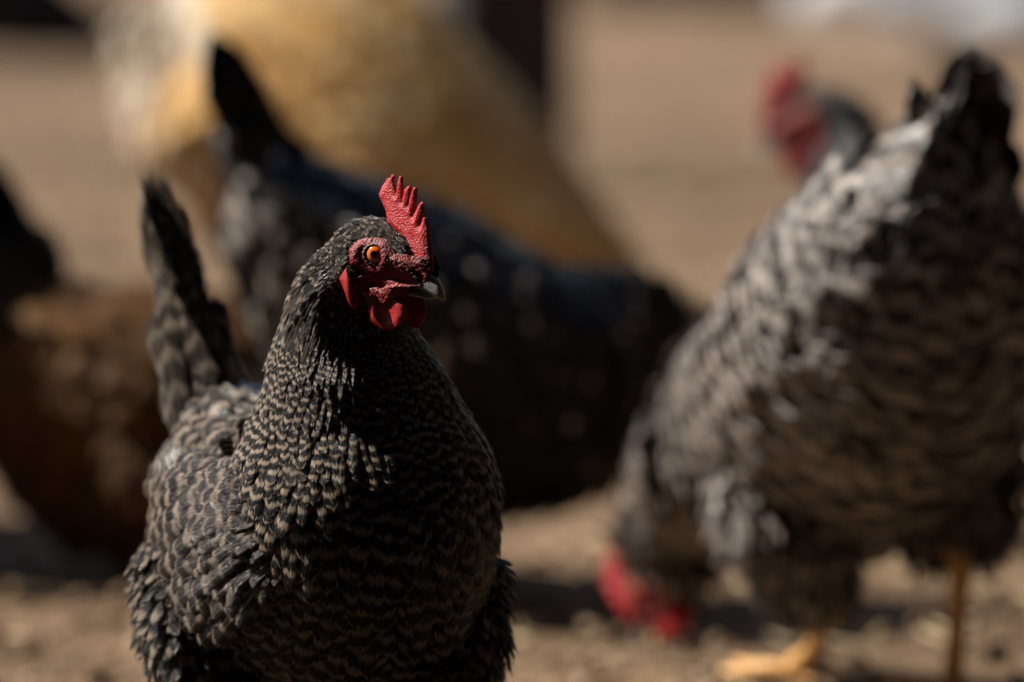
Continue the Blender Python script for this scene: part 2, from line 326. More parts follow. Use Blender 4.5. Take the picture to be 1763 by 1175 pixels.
def hen(label, loc, rz, ctrl, head_pos, head_yaw=0., head_pitch=0., look=None, wing=None, tail=None, thigh=None, legs=None, seed=1, detail=1.0, fine=False, group=None, head_scale=1.0, size=1.0):
    """ctrl: body control points (a, b, z, half width, dorsal radius, ventral radius) from the neck back; local +x is forward."""
    rng = np.random.default_rng(seed)
    root = thing('hen', label, 'hen', loc, rz, group); root.scale = (size,)*3
    HM = Matrix.Translation(head_pos) @ Matrix.Rotation(head_yaw, 4, 'Z') @ Matrix.Rotation(head_pitch, 4, 'Y') @ Matrix.Scale(head_scale, 4)
    HMn = np.array(HM)
    to_l = lambda p: np.asarray(p) @ HMn[:3, :3].T + HMn[:3, 3]
    inv = np.array(HM.inverted()); to_h = lambda p: np.asarray(p) @ inv[:3, :3].T + inv[:3, 3]
    nh = len(HEAD)
    C = [np.r_[to_l((h[0], 0, h[1])), np.array(h[2:])*head_scale] for h in HEAD] + [np.array(c, float) for c in ctrl]
    yaws = np.r_[np.full(nh, head_yaw), np.linspace(head_yaw, 0, 4)[1:], np.zeros(max(0, len(ctrl)-3))][:len(C)]
    K = len(C)-1
    kk = np.linspace(0, K, 40*K+1)
    A = catmull(C, kk); cen = A[:, :3]; rad = np.maximum(A[:, 3:], .0015)
    Tn = nrm(np.gradient(cen, axis=0)); yw = np.interp(kk, np.arange(K+1), yaws)
    Ln = np.stack([-np.sin(yw), np.cos(yw), 0*yw], 1); Ln = nrm(Ln-Tn*np.sum(Ln*Tn, 1, keepdims=True)); Dn = np.cross(Ln, Tn)
    arc = np.r_[0, np.cumsum(np.linalg.norm(np.diff(cen, axis=0), axis=1))]
    def ip(k, arr): return np.stack([np.interp(k, kk, arr[:, i]) for i in range(arr.shape[1])], -1)
    def surf(k, th):
        c, L, D, r = ip(k, cen), ip(k, Ln), ip(k, Dn), ip(k, rad)
        cs, sn = np.cos(th), np.sin(th); dr = np.where(cs > 0, r[..., 1], r[..., 2])
        return c+(r[..., 0]*sn)[..., None]*L+(dr*cs)[..., None]*D
    def snorm(k, th):
        e = .02; ds = surf(np.minimum(k+e, K), th)-surf(np.maximum(k-e, 0), th); dt = surf(k, th+e)-surf(k, th-e)
        n = nrm(np.cross(ds, dt)); o = surf(k, th)-ip(k, cen); return n*np.sign(np.sum(n*o, -1, keepdims=True))
    # --- body: one continuous skin
    ks = np.linspace(0, K, 12*K+1); nt = 40; ths = np.linspace(0, 2*math.pi, nt, endpoint=False)
    rad0 = rad.copy(); V = surf(np.repeat(ks, nt), np.tile(ths, len(ks)))
    rad -= np.minimum(.0035, .10*rad); Vs = surf(np.repeat(ks, nt), np.tile(ths, len(ks))); rad[:] = rad0       # skin lies under the feathers
    F = [(i*nt+j, i*nt+(j+1) % nt, (i+1)*nt+(j+1) % nt, (i+1)*nt+j) for i in range(len(ks)-1) for j in range(nt)]
    F += [tuple(range(nt-1, -1, -1)), tuple((len(ks)-1)*nt+j for j in range(nt))]
    bvh = BVHTree.FromPolygons([tuple(v) for v in V], F)
    V = list(map(tuple, Vs))
    for sgn, th in zip((-1, 1), thigh):                            # thighs grow out of the same skin
        (a0, b0, z0, r0), (a1, b1, z1, r1) = th
        tv, tf = tube_np([(a0, b0*.7, z0+.03), (a0, b0, z0), (a0*.5+a1*.5, b0*.5+b1*.5, z0*.5+z1*.5), (a1, b1, z1)], [r0*.7, r0, (r0+r1)*.5, r1], 20)
        n0 = len(V); V += [tuple(v) for v in tv]; F += [tuple(i+n0 for i in f) for f in tf]
    body = mesh_np('body', np.array(V), F, look['down'], root)
    bm = bmesh.new(); bm.from_mesh(body.data); bmesh.ops.recalc_face_normals(bm, faces=bm.faces); bm.to_mesh(body.data); bm.free()
    remesh(body, .004, 2)
    # --- coat
    coat = Coat()
    rowp = np.array(look['row']); colp = np.array(look['col'])       # pitch tables over control index
    pitch = lambda k: np.interp(k, rowp[:, 0], rowp[:, 1])/detail
    cpit = lambda k: np.interp(k, colp[:, 0], colp[:, 1])/detail
    k, row = 0.55, 0
    while k < K-0.03:
        th = np.linspace(0, 2*math.pi, 97); ring = surf(np.full(97, k), th)
        al = np.r_[0, np.cumsum(np.linalg.norm(np.diff(ring, axis=0), axis=1))]
        cp = cpit(k); m = max(6, int(al[-1]/cp))
        s = (np.arange(m)+.5*(row % 2)+rng.normal(0, .22, m))/m % 1.0
        t = np.interp(s*al[-1], al, th); kr = np.clip(k+rng.normal(0, .17, m)*pitch(k)*np.interp(k, kk[:-1], np.diff(kk)/np.maximum(np.diff(arc), 1e-6)), .3, K-.02)
        p = surf(kr, t); n = snorm(kr, t); e = .06
        q = surf(np.minimum(kr+e, K), t)-surf(np.maximum(kr-e, 0), t)
        scale = np.linalg.norm(q, axis=1)/np.maximum(np.interp(np.minimum(kr+e, K), kk, arc)-np.interp(np.maximum(kr-e, 0), kk, arc), 1e-6)
        pl = pitch(k)*np.clip(scale, .3, 2.2)
        q = nrm(q)
        keep = (rng.random(m) < np.clip(scale*1.3, .12, 1)) & ~((kr < nh-1) & (scale < .35))
        hd = to_h(p)
        face = in_poly(hd[:, 0], hd[:, 2], FACE) & (kr < nh+.5)
        edge = poly_dist(hd[:, 0], hd[:, 2], FACE) < .0035
        keep &= ~(face & (rng.random(m) > np.where(edge, .5, np.where(hd[:, 0] < .008, .34, .10)))) & ~((hd[:, 0] > .019) & (kr < 3)) & ~((np.abs(hd[:, 1]) < .004) & (hd[:, 2] > .008) & (hd[:, 0] > .0) & (kr < 4))
        ov = np.interp(k, [0, 3, 6, 9, K], [3.4, 3.4, 3.6, 3.0, 2.8]); asp = np.interp(k, [0, 4, 7, 10, K], [.30, .30, .36, .62, .60])
        L = np.maximum(pl, pitch(k)*.75)*ov*rng.uniform(.82, 1.2, m); W = np.maximum(np.minimum(L*asp, cp*2.0), cp*np.interp(k, [5, 8], [.95, 1.15]))
        L = np.where(face, L*.55, L); W = np.where(face, W*.35, W)
        tilt = rng.normal(np.interp(k, [4, 6, 10, 12], [.15, .075, .06, .09]), .035, m)[:, None]
        twist = rng.normal(0, .14, m)[:, None]; side = np.cross(n, q)
        d = q+side*twist
        grav = np.array([0, 0, -1.])[None]*look.get('droop', .15)*np.clip(k/8, 0, 1)
        d = nrm(d+grav-n*np.sum((d+grav)*n, 1, keepdims=True))
        nn = nrm(n-d*tilt); d2 = nrm(d+n*tilt)
        p = p-n*(L*.03)[:, None]
        cdat = look['data'](k, kr, t, p, rng, m, L/np.maximum(pl, 1e-5))
        coat.add(p[keep], d2[keep], nn[keep], L[keep], W[keep], cdat[keep], curl=.06, camber=rng.uniform(.15, .4, m)[keep], tag=0 if k < nh+1.2 else 1)
        k = np.interp(np.interp(k, kk, arc)+pitch(k), arc, kk); row += 1
    # saddle feathers, broad and rounded, over the back towards the tail
    m = int(150*detail**2); kr = rng.uniform(K-5.2, K-.5, m); t = rng.uniform(-1.5, 1.5, m); p = surf(kr, t); n = snorm(kr, t)
    q = nrm(surf(np.minimum(kr+.06, K), t)-surf(kr-.06, t)); d = nrm(q+rng.normal(0, .12, (m, 3))); tl = rng.normal(.16, .05, m)[:, None]; L = rng.uniform(.022, .034, m)
    cd = look['data'](K-4, kr, t, p, rng, m, np.full(m, 1.8)); coat.add(p+n*.001, d+n*tl, n-d*tl, L, L*.62, cd, curl=.12, camber=.35, tag=1)
    # thigh fluff
    for sgn, th in zip((-1, 1), thigh):
        (a0, b0, z0, r0), (a1, b1, z1, r1) = th
        m = int(1500*detail**2*look.get('fluff', 1)); tt = rng.uniform(-.55, .85, m); an = rng.random(m)*2*math.pi
        ax_ = np.array([a1-a0, b1-b0, z1-z0]); axn = ax_/np.linalg.norm(ax_); e1 = nrm(np.cross(axn, [0, 1., 0.1])); e2 = np.cross(axn, e1)
        r = np.where(tt < 0, r0*(1+.45*tt), r0+(r1-r0)*tt); rd = np.cos(an)[:, None]*e1+np.sin(an)[:, None]*e2
        n = nrm(rd-axn[None]*np.clip(.35-tt, 0, .8)[:, None])
        p = np.array([a0, b0, z0])+tt[:, None]*ax_+n*(r*.96)[:, None]
        d = axn[None]+rng.normal(0, .28, (m, 3))+np.array([-.35, 0, 0]); L = rng.uniform(.014, .028, m); c = look['data'](K-2, np.full(m, K-2.), an, p, rng, m, np.full(m, 2.8)); c = c.copy(); c[:, 1] = np.where(look['data'].__name__ == 'bardata', .14, c[:, 1]); c[:, 3] = rng.random(m)
        d = nrm(d+n*.22); coat.add(p, d, n-d*.15, L, L*.27, c, curl=.05, camber=.2, tag=2)
    # --- wings
    wings = []; wshift = look.get('wshift', 0.)
    if wing:
        for sgn in (-1, 1):
            wp = catmull(wing, np.linspace(0, len(wing)-1, 61))      # a, b, z, half height, bulge
            def wsurf(s, t):
                a = [np.interp(s, np.linspace(0, 1, 61), wp[:, i]) for i in range(5)]
                bul = a[4]*np.sqrt(np.clip(1-t*t, 0, 1)); tuck = -.35*a[3]*t*t*0.6
                return np.stack([a[0]-0.15*a[3]*t, sgn*(a[1]+bul+tuck*np.where(t > 0, 1., .5))+wshift, a[2]+a[3]*t], -1)
            S, Tt = np.meshgrid(np.linspace(0, 1, 25), np.linspace(-1, 1, 15), indexing='ij')
            Vo = wsurf(S.ravel(), Tt.ravel()); Vo[:, 1] -= sgn*.006; Vi = Vo.copy(); Vi[:, 1] -= sgn*.012
            nn_ = 25*15; Fq = []
            for i in range(24):
                for j in range(14):
                    f = (i*15+j, i*15+j+1, (i+1)*15+j+1, (i+1)*15+j); Fq += [f, tuple(x+nn_ for x in f[::-1])]
            for i in range(24): Fq += [(i*15, (i+1)*15, (i+1)*15+nn_, i*15+nn_), ((i+1)*15+14, i*15+14, i*15+14+nn_, (i+1)*15+14+nn_)]
            for j in range(14): Fq += [(j+1, j, j+nn_, j+1+nn_), (24*15+j, 24*15+j+1, 24*15+j+1+nn_, 24*15+j+nn_)]
            wo_ = mesh_np('wing', np.vstack([Vo, Vi]), Fq, look['down'], root)
            wc = Coat(); s = 0.0; row = 0; wl = np.linalg.norm(np.diff(wp[:, :3], axis=0), axis=1).sum()
            while s < .93:
                pt = np.interp(s, [0, .3, .6, 1], np.array([.0085, .0115, .016, .022])*look.get('covert', 1.))/detail
                hh = np.interp(s, np.linspace(0, 1, 61), wp[:, 3]); m = max(3, int(2.3*hh/(pt*.95)))
                t = np.linspace(-.97, .97, m)+(.5*(row % 2))*1.9/m+rng.normal(0, .04, m); t = np.clip(t, -1, 1); ss = np.clip(s+rng.normal(0, .012, m), 0, 1)
                p = wsurf(ss, t); e = .02; ds = wsurf(ss+e, t)-wsurf(ss-e, t); dt = wsurf(ss, np.clip(t+e, -1, 1))-wsurf(ss, np.clip(t-e, -1, 1))
                n = nrm(np.cross(ds, dt)); n *= np.sign(n[:, 1:2])*sgn
                n = np.where(np.abs(n[:, 1:2]) < .05, np.array([[0, sgn, 0.]]), n)
                d = nrm(ds)+np.array([0, 0, -.30])+rng.normal(0, .06, (m, 3)); d = nrm(d-n*np.sum(d*n, 1, keepdims=True))
                L = pt*np.interp(s, [0, .4, .7, 1], [2.6, 2.8, 3.6, 4.2])*rng.uniform(.9, 1.1, m); L = np.minimum(L, .046); W = pt*1.65*np.interp(s, [0, .6, 1], [1, .95, .8])
                tl = rng.normal(.13, .04, m)[:, None]
                wc.add(p-n*.001, d+n*tl, n-d*tl, L, W, look['wdata'](s, p, rng, m), curl=.10, camber=rng.uniform(.25, .45, m), tag=3)
                s += pt/wl; row += 1
            for i in range(9):                                          # folded secondaries and primaries
                t = .55-.14*i; p = wsurf(np.array([.50+.035*i]), np.array([t])); L = .046+.003*i
                n = np.array([[0.1, sgn, .25]]); wd = nrm(wp[55, :3]-wp[30, :3]); d = np.array([[wd[0], sgn*(wd[1]-.45), wd[2]+.02*i]])
                wc.add(p+np.array([[0, -sgn*(.008+.0008*i), 0]]), d, n, np.array([L]), np.array([.026]), look['wdata'](.9, p, rng, 1)*np.array([1, 1, .5, 1]), curl=.03, camber=.2, tag=4)
            wings.append((wo_, wc.done()))
    coat.done()
    # --- tail
    if tail:
        base, tip, nfe, spread, wid = tail['base'], tail['tip'], tail['n'], tail['spread'], tail['w']
        base, tip = np.array(base, float), np.array(tip, float); ax0 = tip-base; Lt = np.linalg.norm(ax0); ax0 /= Lt
        tc = Coat(); fwd = nrm(np.cross(np.array([0, 1., 0]), ax0))    # fan direction inside the hen's mid plane
        lb, lt_ = tail.get('lat', (.030, .010)); Y_ = np.array([0, 1., 0])    # a tent: ridge forward, the two sides slope back
        for sgn in (-1, 1):
            for i in range(nfe):
                g_ = (i+.4)/nfe; p = base+Y_*sgn*lb*g_-fwd*lb*1.1*g_+fwd*.012
                q = tip+Y_*sgn*lt_*g_-fwd*(lt_*1.1*g_+spread*.10*g_)-ax0*Lt*((.10 if sgn < 0 else .24)*g_+.03*rng.random()); d = q-p
                n = Y_*sgn*.75+fwd*.66+rng.normal(0, .05, 3); dh = d/np.linalg.norm(d); n = n-dh*(n @ dh)
                tc.add(p[None], d[None], n[None], np.array([np.linalg.norm(d)]), np.array([wid*rng.uniform(.9, 1.1)]), look['tdata'](rng, 1), curl=.025, camber=.15, tag=5)
            for j in range(tail.get('coverts', 26)):                    # coverts wrapping the tail's foot
                h = rng.random()**1.2; g_ = rng.uniform(0, 1.15); la = (lb+.012)*(1-h)+lt_*h
                p = base+ax0*(h*.50*Lt)+Y_*sgn*la*g_-fwd*la*1.0*g_+fwd*(.020*(1-h)+.004)
                d = (tip-base)/Lt-Y_*sgn*.10*g_+rng.normal(0, .06, 3); n = Y_*sgn*(.4+.5*g_)+fwd*.66; dh = d/np.linalg.norm(d); n = n-dh*(n @ dh)
                tc.add(p[None], d[None], n[None], np.array([Lt*rng.uniform(.26, .38)]), np.array([wid*rng.uniform(.75, 1.0)]), look['tdata'](rng, 1), curl=.08, camber=.3, tag=6)
        tc.done()
        for i in np.where(tc.a['g'] == 5)[0]: tc.mesh('tail_feather', np.array([i]), [0, .15, .3, .45, .6, .75, .87, .95, 1], 5, PROF_TAIL, look.get('tmat', look['mat']), root, rng, origin=True)
        tc.mesh('tail_coverts', np.where(tc.a['g'] == 6)[0], ROWS7, 5, PROF, look.get('tmat', look['mat']), root, rng, kind='stuff')
    # --- plumage: the feathers that show largest are parts of their own, the rest one mass
    Rm = np.array(Matrix.Translation(loc) @ Matrix.Rotation(rz, 4, 'Z'))
    def on_screen(a):
        P = a['p'] @ Rm[:3, :3].T + Rm[:3, 3]; nw = a['n'] @ Rm[:3, :3].T
        view = nrm(P-np.array([0, 0, CAMH])); facing = -np.sum(nw*view, 1)
        dz = P[:, 1]*math.cos(PITCH)+(CAMH-P[:, 2])*math.sin(PITCH)
        py = 587.5-FPX*((P[:, 1]*math.sin(PITCH)+(P[:, 2]-CAMH)*math.cos(PITCH))/dz)
        return facing, py
    def split(cw, parent, matl, nind, mass_name, small):
        a = cw.a; g = a['g']; fac, py = on_screen(a)
        score = np.where((fac > .25) & (py < 1160) & np.isin(g, (1, 3)), a['L']*a['W']*fac, 0)
        pick = np.argsort(-score)[:nind]; pick = pick[score[pick] > 0]
        for i in pick: cw.mesh('feather', np.array([i]), ROWS7, 5, PROF, matl, parent, rng, origin=True)
        rest = np.ones(len(g), bool); rest[pick] = False
        tiny = rest & (a['L'] < .010) & small; big = rest & ~tiny & (g != 4)
        for i in np.where(g == 4)[0]: cw.mesh('flight_feather', np.array([i]), ROWS7, 5, PROF_TAIL, matl, parent, rng, origin=True)
        if tiny.any(): cw.mesh('head_plumage', np.where(tiny)[0], ROWS4, 3, PROF, matl, parent, rng, kind='stuff')
        if big.any(): cw.mesh(mass_name, np.where(big)[0], ROWS7 if fine else [0, .4, .72, .92, 1], 5, PROF, matl, parent, rng, kind='stuff')
    if 'mat2' in look:                                                # rump and thighs of another colour
        sel = look['sel2'](coat.a); c2 = Coat(); c2.a = {k_: v[sel] for k_, v in coat.a.items()}; coat.a = {k_: v[~sel] for k_, v in coat.a.items()}
        split(c2, root, look['mat2'], 0, 'rump_plumage', False)
    split(coat, root, look['mat'], 200 if fine else 0, 'plumage', fine)
    for wo_, wc in wings: split(wc, wo_, look['mat'], 45 if fine else 0, 'wing_plumage', False)
    # --- head parts, in the head's own frame
    def hpart(o):
        o.matrix_local = HM; return o
    vx = .0006 if fine else .0011
    def combx(co):
        h = np.clip((co[:, 2]-.004)/.035, 0, 1); co = co.copy()
        co[:, 1] = co[:, 1]*(1.25-.45*h)+.0025*np.sin(h*2.2+co[:, 0]*90)*h; return co
    hpart(plate('comb', COMB, .0048, M['comb'], root, vx*.62, 2, combx))
    for sgn in (-1, 1):
        def wx(co, sgn=sgn):
            co = co.copy(); h = np.clip((-.018-co[:, 2])/.025, 0, 1); co[:, 1] = co[:, 1]*(1.2-.4*h)+sgn*(.0075+.003*h+.10*(co[:, 0]-.008)**1*-1*h)+.0015*np.sin(co[:, 0]*260)*h; return co
        hpart(plate('wattle', WATTLE, .0046, M['wattle'], root, vx, 6, wx))
        def lx(co, sgn=sgn):
            co = co.copy(); co[:, 1] = co[:, 1]*1.0+sgn*(.0212-.18*(co[:, 0]+.011)+.0012*np.sin(co[:, 0]*500)); return co
        hpart(plate('earlobe', LOBE, .0046, M['wattle'], root, vx, 4, lx))
        # bare face
        gx, gz = np.meshgrid(np.linspace(-.020, .036, 96), np.linspace(-.034, .0115, 80), indexing='ij')
        ins = in_poly(gx, gz, FACE); dd = poly_dist(gx, gz, FACE); Y = np.full(gx.shape, np.nan)
        R3 = np.array(HM.to_3x3()) 
        for i in range(96):
            for j in range(80):
                if ins[i, j] or dd[i, j] < .0012:
                    o_ = Vector(to_l((gx[i, j], sgn*.08, gz[i, j]))); dr = Vector(R3 @ np.array([0, -sgn, 0.])); dr.normalize()
                    h = bvh.ray_cast(o_, dr)
                    if h[0] is not None:
                        yy = to_h(np.array(h[0]))[1]*sgn
                        if yy > -.002: Y[i, j] = min(yy, .0215)
        fallback = .0125-.40*np.clip(gx-.012, 0, 1)-.15*np.clip(-.016-gz, 0, 1)
        miss = np.isnan(Y) & (ins | (dd < .0012)); Y[miss] = fallback[miss]
        Y = np.maximum(Y, fallback-.0035)
        Y0 = Y.copy()
        for _ in range(6):                                             # soften
            okm = ~np.isnan(Y); Z = np.where(okm, Y, 0.); sh5 = lambda q: q+np.roll(q, 1, 0)+np.roll(q, -1, 0)+np.roll(q, 1, 1)+np.roll(q, -1, 1); Y = np.where(okm, sh5(Z)/np.maximum(sh5(okm*1.), 1), np.nan)
        Y = np.maximum(Y, np.where(np.isnan(Y0), Y, Y0*.97))
        off = .0016*np.clip(dd/.003, 0, 1)*np.where(ins, 1, -1)
        re = np.hypot(gx, gz); off = off+.0006*np.exp(-((re-.0095)/.0022)**2)-.0032*np.exp(-(re/.0056)**2)     # swollen rim round the eye
        off = off+.0011*np.exp(-((gz+.0155+.15*(gx-.01))/.0024)**2)*np.clip((gx+.012)/.01, 0, 1)               # fold along the gape
        off = off+.00017*rng.standard_normal(gx.shape)
        Y = sgn*(Y+off); ok = ~np.isnan(Y); ids = -np.ones(gx.shape, int); ids[ok] = np.arange(ok.sum())
        Vf = np.stack([gx[ok], Y[ok], gz[ok]], 1); Ff = []
        for i in range(95):
            for j in range(79):
                f = (ids[i, j], ids[i+1, j], ids[i+1, j+1], ids[i, j+1])
                if min(f) >= 0: Ff.append(f if sgn < 0 else f[::-1])
        hpart(mesh_np('face', Vf, Ff, M['face'], root))
        # eye: iris faces out along the eye's own z axis
        bm = bmesh.new(); bmesh.ops.create_uvsphere(bm, u_segments=32, v_segments=20, radius=.0068)
        me = bpy.data.meshes.new('eye'); bm.to_mesh(me); bm.free(); me.materials.append(M['eye'])
        me.polygons.foreach_set('use_smooth', np.ones(len(me.polygons), bool))
        e = bpy.data.objects.new('eye', me); link(e, root)
        ed = Vector((.42, sgn*.9, .06)).normalized(); EM = Matrix.Translation((.0003, sgn*.0102, 0)) @ ed.to_track_quat('Z', 'Y').to_matrix().to_4x4() @ Matrix.Scale(1.0, 4)
        e.matrix_local = HM @ EM
        # eyelid: a beaded, slightly almond ring
        Vt, Ft = [], []; nu, nv = 48, 8
        for i in range(nu):
            q = 2*math.pi*i/nu; R = .0060*(1+.05*math.cos(2*q)); rr = .00105+.00022*math.sin(q*15)
            for j in range(nv):
                t = 2*math.pi*j/nv; x_, y_ = (R+rr*math.cos(t))*math.cos(q)*1.06, (R+rr*math.cos(t))*math.sin(q)*.98
                Vt.append((x_, y_, .0036+rr*1.3*math.sin(t)))
        for i in range(nu):
            for j in range(nv): Ft.append((i*nv+j, ((i+1) % nu)*nv+j, ((i+1) % nu)*nv+(j+1) % nv, i*nv+(j+1) % nv))
        mesh_np('eyelid', Vt, Ft, M['lid'], e)
    # beak
    def beak_loft(name, top, bot, hw, flip=False):
        Vb, Fb = [], []; n = 12
        for (xt, zt), (xb, zb), h_ in zip(top, bot, hw):
            for j in range(n):
                q = math.pi*j/(n-1)-math.pi/2                          # -90..90: left edge over the ridge to right edge
                u = math.sin(q); v = math.cos(q)**.8
                Vb.append((xb+(xt-xb)*v, h_*u, zb+(zt-zb)*v))
        r = len(top)
        for i in range(r-1):
            for j in range(n-1): Fb.append((i*n+j, i*n+j+1, (i+1)*n+j+1, (i+1)*n+j))
            Fb.append((i*n+n-1, i*n, (i+1)*n, (i+1)*n+n-1))
        Fb += [tuple(range(n)), tuple((r-1)*n+j for j in range(n))]
        o = mesh_np(name, Vb, Fb, M['beak'], root)
        bm = bmesh.new(); bm.from_mesh(o.data); bmesh.ops.recalc_face_normals(bm, faces=bm.faces); bm.to_mesh(o.data); bm.free()
        sd = o.modifiers.new('sub', 'SUBSURF'); sd.levels = sd.render_levels = 1
        return hpart(o)
    ub = beak_loft('upper_beak', [(.0190, -.0105), (.0265, -.0095), (.0315, -.0098), (.0355, -.0122), (.0390, -.0160), (.0412, -.0205), (.0418, -.0248)],
              [(.0130, -.0172), (.0190, -.0182), (.0245, -.0192), (.0300, -.0203), (.0345, -.0220), (.0385, -.0240), (.0412, -.0256)], [.0088, .0078, .0066, .0054, .0043, .0028, .0008])
    beak_loft('lower_beak', [(.0140, -.0178), (.0200, -.0190), (.0260, -.0202), (.0310, -.0216), (.0350, -.0232)],
              [(.0140, -.0225), (.0200, -.0235), (.0260, -.0240), (.0310, -.0244), (.0345, -.0246)], [.0070, .0062, .0048, .0034, .0014])
    for sgn in (-1, 1):
        bm = bmesh.new(); bmesh.ops.create_icosphere(bm, subdivisions=2, radius=1.0)
        bmesh.ops.scale(bm, vec=(.0026, .0008, .0011), verts=bm.verts); me = bpy.data.meshes.new('nostril'); bm.to_mesh(me); bm.free(); me.materials.append(M['nostril'])
        o = bpy.data.objects.new('nostril', me); link(o, ub); o.location = (.0262, sgn*.0066, -.0135); o.rotation_euler = (0, .45, -sgn*.2)
        bm = bmesh.new(); bmesh.ops.create_icosphere(bm, subdivisions=2, radius=1.0)
        bmesh.ops.scale(bm, vec=(.0022, .0012, .0012), verts=bm.verts); me = bpy.data.meshes.new('nostril_flap'); bm.to_mesh(me); bm.free(); me.materials.append(M['cere'])
        me.polygons.foreach_set('use_smooth', np.ones(len(me.polygons), bool))
        o = bpy.data.objects.new('nostril_flap', me); link(o, ub); o.location = (.0255, sgn*.0068, -.0117); o.rotation_euler = (0, .5, -sgn*.2)
    # --- legs
    for leg in legs or []:
        (hip, ankle, foot, fyaw) = leg
        hip, ankle, foot = Vector(hip), Vector(ankle), Vector(foot)
        lv, lf = tube_np([hip, hip.lerp(ankle, .6), ankle+(hip-ankle)*.12, ankle, ankle.lerp(foot, .2), ankle.lerp(foot, .6), foot+Vector((0, 0, .012)), foot], [.013, .010, .0078, .0088, .0066, .0060, .0072, .0065], 12)
        lo = mesh_np('leg', lv, lf, look.get('leg', M['leg']), root)
        for ang, ln in ((0, .062), (.68, .050), (-.68, .050), (math.pi, .026)):
            dx, dy = math.cos(ang+fyaw), math.sin(ang+fyaw)
            P = [foot+Vector((0, 0, .004)), foot+Vector((dx*ln*.35, dy*ln*.35, .007)), foot+Vector((dx*ln*.7, dy*ln*.7, .004)), foot+Vector((dx*ln, dy*ln, .005))]
            tv, tf = tube_np(P, [.0056, .0044, .0040, .0026], 8); mesh_np('toe', tv, tf, look.get('leg', M['leg']), lo)
            tv, tf = tube_np([P[3], P[3]+Vector((dx*.009, dy*.009, .0)), P[3]+Vector((dx*.014, dy*.014, -.005))], [.0030, .0020, .0004], 6); mesh_np('claw', tv, tf, M['claw'], lo)
    return root

# plumage looks
def barred_look(matname, fine):
    def bardata(k, kr, t, p, rng, m, ov):
        front = (np.cos(t) < -.2)
        bars = np.where(kr < 6.6, 1.15, np.clip(ov*np.where(kr > 9, 1.0, .9), 1.2, 4.5))
        tone = np.where(kr < 6.6, rng.uniform(0.05, 1.4, m)**1.3, np.where(kr < 9, rng.uniform(.8, 1.4, m), rng.uniform(.65, 1., m)))
        return np.stack([rng.random(m), bars/10, tone, (0.30-bars) % 1+rng.normal(0, .13, m)], 1)
    def wdata(s, p, rng, m):
        b = np.full(m, np.interp(s, [0, .5, 1], [1.6, 2.4, 5.])); return np.stack([rng.random(m), b/10, rng.uniform(.42, .85, m), (0.34-b) % 1+rng.normal(0, .05, m)], 1)
    def tdata(rng, m): return np.stack([rng.random(m), np.full(m, .32), rng.uniform(.25, .5, m), rng.normal(.1, .12, m)], 1)
    return dict(mat=M[matname], down=M['down_dark'], data=bardata, wdata=wdata, tdata=tdata,
                row=[(0, .0015), (3, .0017), (5, .0022), (6.5, .0040), (7.5, .0056), (9, .0062), (11, .0085), (14, .011), (20, .011)],
                col=[(0, .0012), (3, .0015), (5, .0019), (7, .0044), (9, .0085), (11, .0125), (14, .013), (20, .012)])
def solid_look(mat, down, leg, tone=1.0):
    def data(k, kr, t, p, rng, m, ov): return np.stack([rng.random(m), np.full(m, .2), np.full(m, tone), np.zeros(m)], 1)
    def wdata(s, p, rng, m): return np.stack([rng.random(m), np.full(m, .2), np.full(m, tone), np.zeros(m)], 1)
    def tdata(rng, m): return np.stack([rng.random(m), np.full(m, .2), np.full(m, tone*.5), np.zeros(m)], 1)
    L = barred_look('barred', False); L.update(mat=M[mat], down=M[down], data=data, wdata=wdata, tdata=tdata, leg=M[leg]); return L

# ------------------------------------------------------------------ ground
def ground_mat():
    n = N('dry_earth'); p = n.pos()
    big = n.noise(p, 0.55, 3.0, .55); mid = n.noise(p, 5.0, 4.0, .6); fin = n.noise(p, 70.0, 4.0, .65)
    c = n.mix(n.smooth(big, .40, .60), (0.098, 0.062, 0.036), (0.190, 0.124, 0.074))
    c = n.mix(n.math('MULTIPLY', n.smooth(mid, .45, .70), .8), c, (0.215, 0.139, 0.084))
    c = n.mix(n.math('MULTIPLY', n.smooth(mid, .48, .28), .75), c, (0.085, 0.056, 0.036))
    c = n.mix(n.math('MULTIPLY', n.smooth(fin, .5, .75), .5), c, (0.235, 0.160, 0.099))
    n.bump(n.math('ADD', n.math('MULTIPLY', mid, 3.0), fin), .6, .012)
    return n.bsdf(c, .95, .15)
M['earth'] = ground_mat()
def ground():
    rng = np.random.default_rng(5)
    xs = np.unique(np.r_[np.linspace(-300, -6, 14), np.linspace(-6, 6, 121), np.linspace(6, 300, 14)])
    ys = np.unique(np.r_[np.linspace(-200, -2, 10), np.linspace(-2, 24, 261), np.linspace(24, 400, 14)])
    X, Y = np.meshgrid(xs, ys, indexing='ij'); Z = np.zeros(X.shape)
    near = np.exp(-(np.maximum(np.abs(X)-5, 0)/2)**2-(np.maximum(np.abs(Y-11)-11, 0)/3)**2)
    for i in range(26):
        fx, fy = rng.normal(0, 2.2, 2); Z += .0016*np.sin(fx*X+fy*Y+rng.random()*6.3)
    for i in range(20):
        fx, fy = rng.normal(0, 9, 2); Z += .0007*np.sin(fx*X+fy*Y+rng.random()*6.3)
    Z *= near
    nx, ny = len(xs), len(ys); I = np.arange(nx*ny).reshape(nx, ny)
    F = np.stack([I[:-1, :-1], I[1:, :-1], I[1:, 1:], I[:-1, 1:]], -1).reshape(-1, 4)
    mesh_np('ground', np.stack([X, Y, Z], -1).reshape(-1, 3), F, M['earth'], kind='structure')
ground()

